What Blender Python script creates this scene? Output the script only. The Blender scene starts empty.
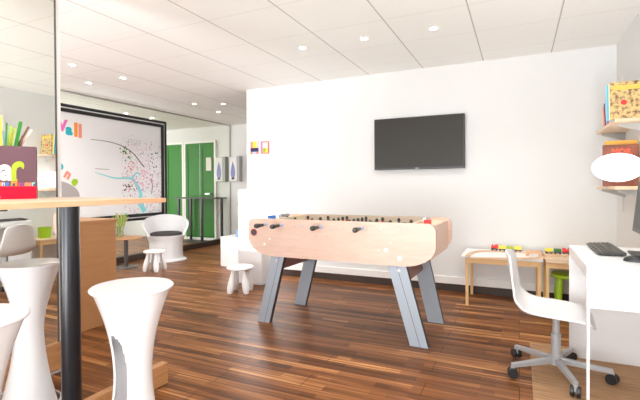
import bpy, bmesh, math, random
from mathutils import Vector, Matrix
random.seed(7)
PI = math.pi
sc = bpy.context.scene
COL = sc.collection
H = 1.2          # eye height
CEIL = 2.58
R = math.radians

# ------------------------------------------------------------------ materials
def mat(name, col, rough=0.5, metal=0.0, spec=0.5, bump=0.0, bscale=40.0, var=0.0, vscale=8.0, emit=None, estr=0.0, coat=0.0):
    m = bpy.data.materials.new(name); m.use_nodes = True
    nt = m.node_tree; b = nt.nodes['Principled BSDF']
    b.inputs['Base Color'].default_value = (*col, 1)
    b.inputs['Roughness'].default_value = rough
    b.inputs['Metallic'].default_value = metal
    b.inputs['Specular IOR Level'].default_value = spec
    b.inputs['Coat Weight'].default_value = coat
    if emit:
        b.inputs['Emission Color'].default_value = (*emit, 1)
        b.inputs['Emission Strength'].default_value = estr
    tc = nt.nodes.new('ShaderNodeTexCoord')
    if var > 0:
        n = nt.nodes.new('ShaderNodeTexNoise'); n.inputs['Scale'].default_value = vscale; n.inputs['Detail'].default_value = 4
        nt.links.new(tc.outputs['Object'], n.inputs['Vector'])
        mx = nt.nodes.new('ShaderNodeMix'); mx.data_type = 'RGBA'
        nt.links.new(n.outputs['Fac'], mx.inputs['Factor'])
        mx.inputs['A'].default_value = (*[c*(1-var) for c in col], 1)
        mx.inputs['B'].default_value = (*[min(1, c*(1+var)) for c in col], 1)
        nt.links.new(mx.outputs['Result'], b.inputs['Base Color'])
    if bump > 0:
        n = nt.nodes.new('ShaderNodeTexNoise'); n.inputs['Scale'].default_value = bscale
        nt.links.new(tc.outputs['Object'], n.inputs['Vector'])
        bp = nt.nodes.new('ShaderNodeBump'); bp.inputs['Strength'].default_value = bump; bp.inputs['Distance'].default_value = 0.005
        nt.links.new(n.outputs['Fac'], bp.inputs['Height']); nt.links.new(bp.outputs['Normal'], b.inputs['Normal'])
    return m

def wood_mat(name, c1, c2, scale=(1, 12, 12), rough=0.4, dist=1.5):
    m = bpy.data.materials.new(name); m.use_nodes = True
    nt = m.node_tree; b = nt.nodes['Principled BSDF']; b.inputs['Roughness'].default_value = rough
    tc = nt.nodes.new('ShaderNodeTexCoord'); mp = nt.nodes.new('ShaderNodeMapping')
    mp.inputs['Scale'].default_value = scale
    n = nt.nodes.new('ShaderNodeTexNoise'); n.inputs['Scale'].default_value = 3; n.inputs['Detail'].default_value = 6
    n.inputs['Distortion'].default_value = dist
    r = nt.nodes.new('ShaderNodeValToRGB')
    r.color_ramp.elements[0].position = .3; r.color_ramp.elements[0].color = (*c1, 1)
    r.color_ramp.elements[1].position = .7; r.color_ramp.elements[1].color = (*c2, 1)
    L = nt.links.new
    L(tc.outputs['Object'], mp.inputs['Vector']); L(mp.outputs['Vector'], n.inputs['Vector'])
    L(n.outputs['Fac'], r.inputs['Fac']); L(r.outputs['Color'], b.inputs['Base Color'])
    return m

def floor_mat():
    m = bpy.data.materials.new('walnut_parquet'); m.use_nodes = True
    nt = m.node_tree; b = nt.nodes['Principled BSDF']; N = nt.nodes.new; L = nt.links.new
    tc = N('ShaderNodeTexCoord')
    def brick(w, h, off, mortar=0.0012, ax=0.0):
        k = N('ShaderNodeTexBrick')
        k.offset = off; k.inputs['Scale'].default_value = 1.0
        k.inputs['Brick Width'].default_value = w; k.inputs['Row Height'].default_value = h
        k.inputs['Mortar Size'].default_value = mortar
        k.inputs['Color1'].default_value = (0, 0, 0, 1); k.inputs['Color2'].default_value = (1, 1, 1, 1)
        k.inputs['Mortar'].default_value = (0.5, 0.5, 0.5, 1)
        mp = N('ShaderNodeMapping'); mp.inputs['Location'].default_value = (ax, 0, 0)
        L(tc.outputs['Object'], mp.inputs['Vector']); L(mp.outputs['Vector'], k.inputs['Vector'])
        return k
    k1 = brick(0.58, 0.058, 0.37)
    k2 = brick(0.93, 0.058, 0.61, 0.0, 0.13)
    k3 = brick(1.2, 0.174, 0.43, 0.002)
    # tone = per strip random
    a = N('ShaderNodeMath'); a.operation = 'MULTIPLY'; a.inputs[1].default_value = 0.36
    L(k1.outputs['Color'], a.inputs[0])
    a2 = N('ShaderNodeMath'); a2.operation = 'MULTIPLY_ADD'; a2.inputs[1].default_value = 0.36
    L(k2.outputs['Color'], a2.inputs[0]); L(a.outputs[0], a2.inputs[2])
    # grain along X
    mp = N('ShaderNodeMapping'); mp.inputs['Scale'].default_value = (1.3, 42, 1)
    L(tc.outputs['Object'], mp.inputs['Vector'])
    n = N('ShaderNodeTexNoise'); n.inputs['Scale'].default_value = 1.0; n.inputs['Detail'].default_value = 6; n.inputs['Distortion'].default_value = 0.6
    L(mp.outputs['Vector'], n.inputs['Vector'])
    g = N('ShaderNodeMath'); g.operation = 'MULTIPLY_ADD'; g.inputs[1].default_value = 1.5; g.inputs[2].default_value = -0.58
    L(n.outputs['Fac'], g.inputs[0])
    s = N('ShaderNodeMath'); s.operation = 'ADD'; L(a2.outputs[0], s.inputs[0]); L(g.outputs[0], s.inputs[1])
    r = N('ShaderNodeValToRGB'); cr = r.color_ramp
    cr.elements[0].position = 0.0; cr.elements[0].color = (0.058, 0.023, 0.009, 1)
    cr.elements[1].position = 1.0; cr.elements[1].color = (0.55, 0.28, 0.11, 1)
    e = cr.elements.new(0.35); e.color = (0.130, 0.048, 0.017, 1)
    e = cr.elements.new(0.6); e.color = (0.225, 0.086, 0.030, 1)
    e = cr.elements.new(0.82); e.color = (0.34, 0.142, 0.050, 1)
    L(s.outputs[0], r.inputs['Fac'])
    mx = N('ShaderNodeMix'); mx.data_type = 'RGBA'; mx.inputs['B'].default_value = (0.03, 0.012, 0.005, 1)
    L(k3.outputs['Fac'], mx.inputs['Factor']); L(r.outputs['Color'], mx.inputs['A'])
    L(mx.outputs['Result'], b.inputs['Base Color'])
    b.inputs['Roughness'].default_value = 0.3
    rr = N('ShaderNodeMath'); rr.operation = 'MULTIPLY_ADD'; rr.inputs[1].default_value = 0.16; rr.inputs[2].default_value = 0.28
    L(n.outputs['Fac'], rr.inputs[0]); L(rr.outputs[0], b.inputs['Roughness'])
    b.inputs['Specular IOR Level'].default_value = 0.16
    bp = N('ShaderNodeBump'); bp.inputs['Strength'].default_value = 0.15; bp.inputs['Distance'].default_value = 0.002
    L(n.outputs['Fac'], bp.inputs['Height']); L(bp.outputs['Normal'], b.inputs['Normal'])
    return m

def ceiling_mat():
    m = bpy.data.materials.new('ceiling_tiles'); m.use_nodes = True
    nt = m.node_tree; b = nt.nodes['Principled BSDF']; N = nt.nodes.new; L = nt.links.new
    g = N('ShaderNodeNewGeometry'); sep = N('ShaderNodeSeparateXYZ'); L(g.outputs['Position'], sep.inputs[0])
    def line(out, off, step, w):
        a = N('ShaderNodeMath'); a.operation = 'ADD'; a.inputs[1].default_value = off; L(out, a.inputs[0])
        d = N('ShaderNodeMath'); d.operation = 'DIVIDE'; d.inputs[1].default_value = step; L(a.outputs[0], d.inputs[0])
        f = N('ShaderNodeMath'); f.operation = 'FRACT'; L(d.outputs[0], f.inputs[0])
        c = N('ShaderNodeMath'); c.operation = 'LESS_THAN'; c.inputs[1].default_value = w/step; L(f.outputs[0], c.inputs[0])
        return c
    lx = line(sep.outputs['X'], 100*0.66-0.30, 0.66, 0.011)
    ly = line(sep.outputs['Y'], 100*0.62-2.80, 0.62, 0.006)
    tc = N('ShaderNodeTexCoord')
    n = N('ShaderNodeTexNoise'); n.inputs['Scale'].default_value = 90; L(tc.outputs['Object'], n.inputs['Vector'])
    r = N('ShaderNodeValToRGB'); r.color_ramp.elements[0].color = (0.90, 0.905, 0.885, 1); r.color_ramp.elements[1].color = (0.93, 0.935, 0.92, 1)
    L(n.outputs['Fac'], r.inputs['Fac'])
    m1 = N('ShaderNodeMix'); m1.data_type = 'RGBA'; m1.inputs['B'].default_value = (0.52, 0.50, 0.47, 1)
    m2 = N('ShaderNodeMix'); m2.data_type = 'RGBA'; m2.inputs['B'].default_value = (0.74, 0.725, 0.69, 1)
    L(ly.outputs[0], m2.inputs['Factor']); L(r.outputs['Color'], m2.inputs['A'])
    L(lx.outputs[0], m1.inputs['Factor']); L(m2.outputs['Result'], m1.inputs['A'])
    L(m1.outputs['Result'], b.inputs['Base Color']); b.inputs['Roughness'].default_value = 0.8
    return m

def map_mat():
    """white board print: faint scribbles and small coloured dots crowding to the right"""
    m = bpy.data.materials.new('printed_board'); m.use_nodes = True
    nt = m.node_tree; b = nt.nodes['Principled BSDF']; N = nt.nodes.new; L = nt.links.new
    tc = N('ShaderNodeTexCoord')
    sep = N('ShaderNodeSeparateXYZ'); L(tc.outputs['Object'], sep.inputs[0])
    # region mask: y from 4.75 to 5.7, z from .8 to 2.0 (object coords = world)
    def ss(out, a, c):
        k = N('ShaderNodeMapRange'); k.interpolation_type = 'SMOOTHSTEP'
        k.inputs['From Min'].default_value = a; k.inputs['From Max'].default_value = c
        L(out, k.inputs['Value']); return k
    def mul(a, c):
        k = N('ShaderNodeMath'); k.operation = 'MULTIPLY'; L(a, k.inputs[0]); L(c, k.inputs[1]); return k
    mask = mul(mul(ss(sep.outputs['Y'], 4.75, 4.95).outputs[0], ss(sep.outputs['Y'], 5.76, 5.6).outputs[0]).outputs[0],
               mul(ss(sep.outputs['Z'], 0.66, 0.8).outputs[0], ss(sep.outputs['Z'], 2.08, 1.9).outputs[0]).outputs[0])
    v = N('ShaderNodeTexVoronoi'); v.inputs['Scale'].default_value = 26; v.inputs['Randomness'].default_value = 1
    L(tc.outputs['Object'], v.inputs['Vector'])
    dot = N('ShaderNodeMath'); dot.operation = 'LESS_THAN'; dot.inputs[1].default_value = 0.30; L(v.outputs['Distance'], dot.inputs[0])
    n = N('ShaderNodeTexNoise'); n.inputs['Scale'].default_value = 45; n.inputs['Detail'].default_value = 8
    L(tc.outputs['Object'], n.inputs['Vector'])
    sm = ss(n.outputs['Fac'], 0.5, 0.68)
    cr = N('ShaderNodeValToRGB'); cr.color_ramp.interpolation = 'CONSTANT'
    e = cr.color_ramp.elements; e[0].color = (0.75, 0.35, 0.5, 1); e[1].position = .92; e[1].color = (0.2, 0.1, 0.1, 1)
    for p, c in ((.3, (0.85, 0.6, 0.7)), (.5, (0.35, 0.6, 0.6)), (.62, (0.3, 0.25, 0.25)), (.78, (0.85, 0.5, 0.65))):
        q = e.new(p); q.color = (*c, 1)
    sp = N('ShaderNodeSeparateColor'); L(v.outputs['Color'], sp.inputs[0]); L(sp.outputs[0], cr.inputs['Fac'])
    keep = N('ShaderNodeMath'); keep.operation = 'GREATER_THAN'; keep.inputs[1].default_value = 0.3; L(sp.outputs[1], keep.inputs[0])
    f1 = mul(mul(dot.outputs[0], keep.outputs[0]).outputs[0], mask.outputs[0])
    f2 = mul(sm.outputs[0], mask.outputs[0])
    h = N('ShaderNodeMath'); h.operation = 'MULTIPLY'; h.inputs[1].default_value = 0.45; L(f2.outputs[0], h.inputs[0])
    m1 = N('ShaderNodeMix'); m1.data_type = 'RGBA'; m1.inputs['A'].default_value = (0.86, 0.87, 0.89, 1); m1.inputs['B'].default_value = (0.45, 0.42, 0.45, 1)
    L(h.outputs[0], m1.inputs['Factor'])
    m2 = N('ShaderNodeMix'); m2.data_type = 'RGBA'; L(m1.outputs['Result'], m2.inputs['A']); L(cr.outputs['Color'], m2.inputs['B']); L(f1.outputs[0], m2.inputs['Factor'])
    L(m2.outputs['Result'], b.inputs['Base Color']); b.inputs['Roughness'].default_value = 0.35
    return m

def cover_mat(name, pal, scale=18):
    m = bpy.data.materials.new(name); m.use_nodes = True
    nt = m.node_tree; b = nt.nodes['Principled BSDF']; N = nt.nodes.new; L = nt.links.new
    tc = N('ShaderNodeTexCoord'); v = N('ShaderNodeTexNoise'); v.inputs['Scale'].default_value = scale; v.inputs['Detail'].default_value = 3
    L(tc.outputs['Object'], v.inputs['Vector'])
    cr = N('ShaderNodeValToRGB'); e = cr.color_ramp.elements
    e[0].position = .3; e[0].color = (*pal[0], 1); e[1].position = .72; e[1].color = (*pal[-1], 1)
    for i, c in enumerate(pal[1:-1]):
        q = e.new(.3+.42*(i+1)/(len(pal)-1)); q.color = (*c, 1)
    L(v.outputs['Fac'], cr.inputs['Fac']); L(cr.outputs['Color'], b.inputs['Base Color']); b.inputs['Roughness'].default_value = .4
    return m

def glass_mat(name, tint, refl=0.10):
    m = bpy.data.materials.new(name); m.use_nodes = True
    nt = m.node_tree; nt.nodes.clear(); N = nt.nodes.new; L = nt.links.new
    o = N('ShaderNodeOutputMaterial'); t = N('ShaderNodeBsdfTransparent'); t.inputs[0].default_value = (*tint, 1)
    g = N('ShaderNodeBsdfGlossy'); g.inputs['Roughness'].default_value = 0.01
    mx = N('ShaderNodeMixShader'); mx.inputs[0].default_value = refl
    L(t.outputs[0], mx.inputs[1]); L(g.outputs[0], mx.inputs[2]); L(mx.outputs[0], o.inputs[0])
    return m

M = {}
M['wall'] = mat('white_wall_paint', (0.755, 0.765, 0.76), 0.7, bump=.03, bscale=120)
M['trimw'] = mat('white_trim_paint', (0.86, 0.85, 0.83), 0.45)
M['skirt'] = mat('dark_skirting', (0.045, 0.024, 0.016), 0.5, var=.3)
M['floor'] = floor_mat()
M['ceil'] = ceiling_mat()
M['mirror'] = mat('mirror_silver', (0.94, 0.96, 0.925), 0.0, 1.0)
M['darkedge'] = mat('dark_mirror_edge', (0.10, 0.11, 0.10), 0.3)
M['glass'] = glass_mat('partition_glass', (0.95, 0.96, 0.935), 0.03)
M['clear'] = glass_mat('vase_glass', (0.93, 0.95, 0.93), 0.12)
M['green'] = mat('green_door_paint', (0.02, 0.21, 0.010), 0.5, spec=.3, var=.1)
M['gloss'] = mat('white_gloss_plastic', (0.76, 0.765, 0.78), 0.25, coat=.2)
M['plast'] = mat('white_satin_plastic', (0.79, 0.79, 0.80), 0.35)
M['cream'] = mat('cream_plastic', (0.74, 0.71, 0.64), 0.4)
M['grey'] = mat('grey_plastic', (0.42, 0.42, 0.41), 0.4)
M['black'] = mat('black_plastic', (0.015, 0.015, 0.017), 0.35)
M['blacks'] = mat('black_satin_metal', (0.018, 0.019, 0.024), 0.28, 0.3)
M['screen'] = mat('tv_glass', (0.032, 0.028, 0.023), 0.4, 0, .25)
M['screeng'] = mat('grey_screen_glass', (0.10, 0.10, 0.095), 0.5, 0, .2)
M['alu'] = mat('brushed_aluminium', (0.55, 0.56, 0.58), 0.38, 0.85)
M['alup'] = mat('silver_painted_metal', (0.40, 0.41, 0.43), 0.4, 0.3)
M['legs'] = mat('grey_laminate', (0.38, 0.44, 0.51), 0.4, 0.1)
M['edge'] = mat('dark_edge_band', (0.05, 0.05, 0.06), 0.5)
M['beech'] = wood_mat('pale_beech_panel', (0.68, 0.48, 0.385), (0.75, 0.55, 0.45), (1.2, 1, 9), .38)
M['beechin'] = wood_mat('inner_beech', (0.78, 0.58, 0.42), (0.84, 0.65, 0.48), (1, 8, 9), .45)
M['brace'] = mat('rose_brown_board', (0.30, 0.16, 0.14), .5, var=.1)
M['pine'] = wood_mat('pine', (0.72, 0.44, 0.18), (0.82, 0.56, 0.27), (9, 9, 1.2), .5)
M['pineH'] = wood_mat('pine_rail', (0.72, 0.44, 0.18), (0.82, 0.56, 0.27), (1.2, 9, 9), .5)
M['oak'] = wood_mat('light_oak_top', (0.74, 0.54, 0.36), (0.82, 0.63, 0.45), (8, 1.2, 8), .4)
M['oakedge'] = wood_mat('oak_edge', (0.58, 0.32, 0.17), (0.66, 0.40, 0.23), (8, 1.2, 8), .45)
M['cab'] = wood_mat('brown_veneer', (0.47, 0.24, 0.10), (0.53, 0.28, 0.125), (8, 1.0, 9), .45)
M['plank'] = wood_mat('brown_plank', (0.42, 0.20, 0.08), (0.60, 0.32, 0.14), (6, 1.0, 12), .45)
M['dkm'] = mat('dark_metal', (.14, .13, .125), .4, .5)
M['red'] = mat('red_card', (0.88, 0.006, 0.035), .7, spec=.2)
M['mauve'] = mat('mauve_card', (0.15, 0.08, 0.10), .7, spec=.2)
M['lime'] = mat('lime_print', (0.36, 0.46, 0.004), .45)
M['limep'] = mat('lime_plastic', (0.38, 0.62, 0.02), .35)
M['cushion'] = mat('dark_grey_fabric', (0.055, 0.048, 0.05), .9, bump=.3, bscale=200)
M['lampsh'] = mat('glowing_lamp_shade', (0.9, 0.9, 0.9), .5, emit=(1.0, .99, .96), estr=1.5)
M['column'] = mat('glowing_light_column', (0.9, 0.9, 0.9), .5, emit=(0.97, 0.98, 1.0), estr=5.5)
M['bulb'] = mat('spot_bulb', (1, 1, 1), .5, emit=(1, .96, .88), estr=30.0)
M['pitch'] = mat('green_playfield', (0.05, 0.30, 0.12), .5)
M['white'] = mat('white_print', (0.87, 0.87, 0.87), .5)
def cm(name, c, r=.45):
    if name not in M: M[name] = mat(name, c, r)
    return M[name]
P = {'pink': (.80, .18, .50), 'teal': (.02, .45, .52), 'orange': (.90, .30, .03), 'yellow': (.90, .72, .05), 'purple': (.28, .06, .30),
     'blue': (.04, .20, .65), 'green': (.25, .52, .05), 'redp': (.75, .04, .04), 'brown': (.16, .06, .035), 'cyan': (.25, .72, .78),
     'navy': (.04, .035, .16), 'coral': (.85, .30, .22), 'lav': (.45, .55, .80), 'peach': (.85, .62, .52), 'dgreen': (.04, .18, .05), 'ink': (.06, .05, .05)}
for k, v in P.items(): cm(k, v)

def rug_mat():
    m = bpy.data.materials.new('jute_rug'); m.use_nodes = True
    nt = m.node_tree; b = nt.nodes['Principled BSDF']; N = nt.nodes.new; L = nt.links.new
    tc = N('ShaderNodeTexCoord')
    w = N('ShaderNodeTexNoise'); mp = N('ShaderNodeMapping'); mp.inputs['Scale'].default_value = (3, 60, 1)
    w.inputs['Scale'].default_value = 1.5; w.inputs['Detail'].default_value = 5
    L(tc.outputs['Object'], mp.inputs['Vector']); L(mp.outputs['Vector'], w.inputs['Vector'])
    cr = N('ShaderNodeValToRGB'); e = cr.color_ramp.elements
    e[0].position = .3; e[0].color = (0.26, 0.14, 0.065, 1); e[1].position = .7; e[1].color = (0.50, 0.30, 0.16, 1)
    L(w.outputs['Fac'], cr.inputs['Fac']); L(cr.outputs['Color'], b.inputs['Base Color']); b.inputs['Roughness'].default_value = .85
    bp = N('ShaderNodeBump'); bp.inputs['Strength'].default_value = .5; bp.inputs['Distance'].default_value = .004
    L(w.outputs['Fac'], bp.inputs['Height']); L(bp.outputs['Normal'], b.inputs['Normal'])
    return m
M['rug'] = rug_mat()

# ------------------------------------------------------------------ mesh helpers
def build(name, bm, m, parent=None, smooth=False, bevel=0.0, loc=None):
    bmesh.ops.recalc_face_normals(bm, faces=bm.faces)
    me = bpy.data.meshes.new(name); bm.to_mesh(me); bm.free()
    ms = m if isinstance(m, (list, tuple)) else [m]
    for x in ms: me.materials.append(x)
    o = bpy.data.objects.new(name, me); COL.objects.link(o)
    if smooth:
        for p in me.polygons: p.use_smooth = True
        try: me.set_sharp_from_angle(angle=R(38))
        except Exception: pass
    if bevel:
        b = o.modifiers.new('bevel', 'BEVEL'); b.width = bevel; b.segments = 2; b.limit_method = 'ANGLE'; b.angle_limit = R(40)
    if parent is not None: o.parent = parent
    if loc: o.location = loc
    return o

def NB(): return bmesh.new()

def box(bm, x0, x1, y0, y1, z0, z1, mi=0):
    v = [bm.verts.new(p) for p in ((x0,y0,z0),(x1,y0,z0),(x1,y1,z0),(x0,y1,z0),(x0,y0,z1),(x1,y0,z1),(x1,y1,z1),(x0,y1,z1))]
    fs = [(0,3,2,1),(4,5,6,7),(0,1,5,4),(1,2,6,5),(2,3,7,6),(3,0,4,7)]
    out = []
    for f in fs:
        fc = bm.faces.new([v[i] for i in f]); fc.material_index = mi; out.append(fc)
    return out

def hexa(bm, bot, top, mi=0):
    vb = [bm.verts.new(p) for p in bot]; vt = [bm.verts.new(p) for p in top]; n = len(vb)
    bm.faces.new(vb[::-1]).material_index = mi; bm.faces.new(vt).material_index = mi
    for i in range(n):
        bm.faces.new((vb[i], vb[(i+1) % n], vt[(i+1) % n], vt[i])).material_index = mi

def obox(bm, a, b, w, h, up=Vector((0, 0, 1)), mi=0):
    a = Vector(a); b = Vector(b); d = (b-a).normalized(); s = d.cross(up).normalized(); u = s.cross(d).normalized()
    def q(p): return [p+s*w/2+u*h/2, p-s*w/2+u*h/2, p-s*w/2-u*h/2, p+s*w/2-u*h/2]
    hexa(bm, q(a), q(b), mi)

def cyl(bm, a, b, r0, r1=None, n=20, mi=0, caps=True):
    r1 = r0 if r1 is None else r1
    a = Vector(a); b = Vector(b); d = (b-a).normalized()
    t = Vector((0, 0, 1)) if abs(d.z) < .9 else Vector((1, 0, 0))
    s = d.cross(t).normalized(); u = s.cross(d)
    ra = [bm.verts.new(a+(s*math.cos(2*PI*i/n)+u*math.sin(2*PI*i/n))*r0) for i in range(n)]
    rb = [bm.verts.new(b+(s*math.cos(2*PI*i/n)+u*math.sin(2*PI*i/n))*r1) for i in range(n)]
    for i in range(n): bm.faces.new((ra[i], ra[(i+1) % n], rb[(i+1) % n], rb[i])).material_index = mi
    if caps: bm.faces.new(ra[::-1]).material_index = mi; bm.faces.new(rb).material_index = mi

def lathe(bm, prof, n=40, c=(0, 0, 0), mi=0, sx=1, sy=1, close=False):
    rings = []
    for r, z in prof:
        if r < 1e-5: rings.append([bm.verts.new((c[0], c[1], c[2]+z))])
        else: rings.append([bm.verts.new((c[0]+r*sx*math.cos(2*PI*i/n), c[1]+r*sy*math.sin(2*PI*i/n), c[2]+z)) for i in range(n)])
    for k in range(len(rings)-1):
        A, B = rings[k], rings[k+1]
        for i in range(n):
            j = (i+1) % n
            if len(A) == 1 and len(B) == 1: continue
            if len(A) == 1: bm.faces.new((A[0], B[j], B[i])).material_index = mi
            elif len(B) == 1: bm.faces.new((A[i], A[j], B[0])).material_index = mi
            else: bm.faces.new((A[i], A[j], B[j], B[i])).material_index = mi

def prism(bm, pts, axis, a0, a1, mi=0):
    """extrude 2-D polygon. axis 'y': pts are (x,z); axis 'x': pts are (y,z); axis 'z': pts (x,y)"""
    def P3(p, a): return {'y': (p[0], a, p[1]), 'x': (a, p[0], p[1]), 'z': (p[0], p[1], a)}[axis]
    hexa(bm, [P3(p, a0) for p in pts], [P3(p, a1) for p in pts], mi)

def tube(bm, pts, r, n=8, mi=0):
    pts = [Vector(p) for p in pts]; rings = []
    for i, p in enumerate(pts):
        d = (pts[min(i+1, len(pts)-1)]-pts[max(i-1, 0)]).normalized()
        t = Vector((0, 0, 1)) if abs(d.z) < .95 else Vector((1, 0, 0))
        s = d.cross(t).normalized(); u = s.cross(d)
        rr = r[i] if isinstance(r, (list, tuple)) else r
        rings.append([bm.verts.new(p+(s*math.cos(2*PI*k/n)+u*math.sin(2*PI*k/n))*rr) for k in range(n)])
    for a, b in zip(rings, rings[1:]):
        for k in range(n): bm.faces.new((a[k], a[(k+1) % n], b[(k+1) % n], b[k])).material_index = mi
    bm.faces.new(rings[0][::-1]).material_index = mi; bm.faces.new(rings[-1]).material_index = mi

def tag(o, label, cat, group=None):
    o['label'] = label; o['category'] = cat
    if group: o['group'] = group
    return o
def thing(name, label, cat, loc=(0, 0, 0), rz=0, group=None):
    o = bpy.data.objects.new(name, None); COL.objects.link(o); o.location = loc; o.rotation_euler = (0, 0, rz)
    o.empty_display_size = .1
    return tag(o, label, cat, group)
def struct(o): o['kind'] = 'structure'; return o
def dup(root, loc, rz, label, group=None):
    r = root.copy(); COL.objects.link(r); r.location = loc; r.rotation_euler = (0, 0, rz); r['label'] = label
    if group: r['group'] = group
    for ch in list(root.children):
        c = ch.copy(); COL.objects.link(c); c.parent = r
        for g in list(ch.children):
            d = g.copy(); COL.objects.link(d); d.parent = c
    return r
def text_mesh(name, s, size, mat_, parent, mtx, depth=.0008, shear=0, bold=0.0):
    cu = bpy.data.curves.new(name+'_font', 'FONT'); cu.body = s; cu.size = size; cu.extrude = depth; cu.shear = shear; cu.offset = bold
    cu.resolution_u = 3
    t = bpy.data.objects.new(name+'_tmp', cu); COL.objects.link(t)
    dg = bpy.context.evaluated_depsgraph_get(); dg.update()
    me = bpy.data.meshes.new_from_object(t.evaluated_get(dg)); me.name = name
    bpy.data.objects.remove(t); bpy.data.curves.remove(cu)
    me.materials.clear(); me.materials.append(mat_)
    me.transform(mtx)
    o = bpy.data.objects.new(name, me); COL.objects.link(o); o.parent = parent
    return o

# ------------------------------------------------------------------ camera
cam = bpy.data.cameras.new('camera'); co = bpy.data.objects.new('camera', cam); COL.objects.link(co)
cam.sensor_width = 36; cam.lens = 36*425/640; cam.clip_start = .05
cam.shift_y = -9/640
co.matrix_world = Matrix.Translation((0, 0, H)) @ Matrix.Rotation(R(25.1), 4, 'Z') @ Matrix.Rotation(R(90-.55), 4, 'X') @ Matrix.Rotation(R(-.35), 4, 'Z')
sc.camera = co

# ------------------------------------------------------------------ room shell
XL, XR, YF, YR = -9.5, 0.87, 7.7, -2.6
XG = -5.8      # glass partition plane
XM = -2.72     # wall mirror plane
def sbox(name, m, *a, bevel=0):
    bm = NB(); box(bm, *a); return struct(build(name, bm, m, bevel=bevel))
sbox('floor', M['floor'], XL-.1, XR+.1, YR-.1, YF+.1, -.08, 0)
sbox('ceiling', M['ceil'], XL-.1, XR+.1, YR-.1, YF+.1, CEIL, CEIL+.08)
sbox('wall_back', M['wall'], -3.5, XR, 5.03, 5.18, 0, CEIL)
sbox('wall_far', M['wall'], XL-.1, XR+.1, YF, YF+.1, 0, CEIL)
sbox('wall_right', M['wall'], XR, XR+.1, YR-.1, YF+.1, 0, CEIL)
sbox('wall_left', M['wall'], XL-.1, XL, YR-.1, YF+.1, 0, CEIL)
sbox('wall_partition', M['trimw'], -2.86, XM-.008, YR, 1.812, 0, CEIL)
# unseen rear wall; its two wide windows are added to let daylight in
bm = NB()
for a in ((XL-.1, XR+.1, YR-.1, YR, 0, .35), (XL-.1, XR+.1, YR-.1, YR, 2.35, CEIL), (XL-.1, -5.4, YR-.1, YR, .35, 2.35), (-3.1, -2.5, YR-.1, YR, .35, 2.35), (.6, XR+.1, YR-.1, YR, .35, 2.35)):
    box(bm, *a)
struct(build('wall_rear', bm, M['wall']))
for i, (a, b) in enumerate(((-5.4, -3.1), (-2.5, .6))):
    bm = NB(); w = .05
    box(bm, a, b, YR-.07, YR-.03, .35, .35+w); box(bm, a, b, YR-.07, YR-.03, 2.35-w, 2.35)
    for x in (a, (a+b)/2-w/2, b-w): box(bm, x, x+w, YR-.07, YR-.03, .35+w, 2.35-w)
    struct(build('window_%d' % (i+1), bm, M['trimw']))
# skirting on the television wall
sbox('baseboard_back', M['skirt'], -3.5, XR, 5.022, 5.03, 0, .086)
sbox('trim_1', M['trimw'], -3.5, XR, 5.008, 5.03, .086, .168, bevel=.003)
sbox('baseboard_far', M['skirt'], XG+.06, -3.3, YF-.015, YF, 0, .09)
# wooden skirting below the mirror, and the mirror
sbox('baseboard_left', M['plank'], XM-.008, XM+.02, YR, 1.81, .03, .20)
bm = NB(); box(bm, XM-.006, XM, YR+.05, 1.77, .2, CEIL-.004, 0)
mr = build('wall_mirror', bm, M['mirror'])
tag(mr, 'tall floor-to-ceiling mirror panel at the left edge reflecting the desk corner', 'mirror')
bm = NB(); box(bm, XM-.006, XM+.001, 1.77, 1.782, .2, CEIL-.004); build('mirror_edge', bm, M['darkedge'], mr)

# glass partition with a dark base rail
gp = thing('glass_partition', 'floor-to-ceiling glass partition with dark base rail in front of green doors', 'glass partition', (XG, 5.6, 0))
bm = NB(); box(bm, -.005, .005, -2.2, 2.1, .10, CEIL-.02); build('glass_pane', bm, M['glass'], gp)
bm = NB(); box(bm, -.05, .05, -2.2, 2.095, 0, .10); build('base_rail', bm, M['skirt'], gp)
bm = NB(); box(bm, -.012, .012, -2.2, 2.095, CEIL-.02, CEIL-.001); build('top_rail', bm, M['grey'], gp)
bm = NB(); box(bm, -.012, .012, 2.075, 2.095, .10, CEIL-.02); build('end_rail', bm, M['grey'], gp)

# green doors on the far wall
def door(name, x0, x1, split):
    bm = NB(); box(bm, x0, x1, YF-.03, YF-.001, .06, 2.22)
    d = struct(build(name, bm, M['green']))
    bm = NB()
    w = .05
    box(bm, x0-w, x0, YF-.045, YF-.001, 0, 2.27); box(bm, x1, x1+w, YF-.045, YF-.001, 0, 2.27); box(bm, x0, x1, YF-.045, YF-.001, 2.22, 2.27)
    box(bm, x0, x1, YF-.045, YF-.001, 0, .06)
    build('door_frame', bm, M['trimw'], d)
    for s in ([x0, split], [split, x1]):
        bm = NB(); a, b = s; t = .07
        for (p, q, r_, s_) in ((a+.01, a+t, .08, 2.2), (b-t, b-.01, .08, 2.2), (a+t, b-t, .08, .22), (a+t, b-t, 2.1, 2.2)):
            box(bm, p, q, YF-.042, YF-.03, r_, s_)
        build('door_leaf', bm, M['green'], d, bevel=.003)
    bm = NB(); box(bm, split-.006, split+.006, YF-.048, YF-.03, .08, 2.2); build('meeting_strip', bm, M['alup'], d)
    return d
door('door_1', -8.15, -7.16, -7.66)
d2 = door('door_2', -7.05, -6.22, -6.62)
bm = NB(); box(bm, -6.42, -6.27, YF-.075, YF-.04, 1.58, 1.88); build('door_closer_box', bm, M['cream'], d2, bevel=.006)
bm = NB(); cyl(bm, (-6.30, YF-.05, 1.06), (-6.30, YF-.11, 1.06), .018); box(bm, -6.42, -6.29, YF-.12, YF-.10, 1.045, 1.075)
build('door_handle', bm, M['alu'], d2)

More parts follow.
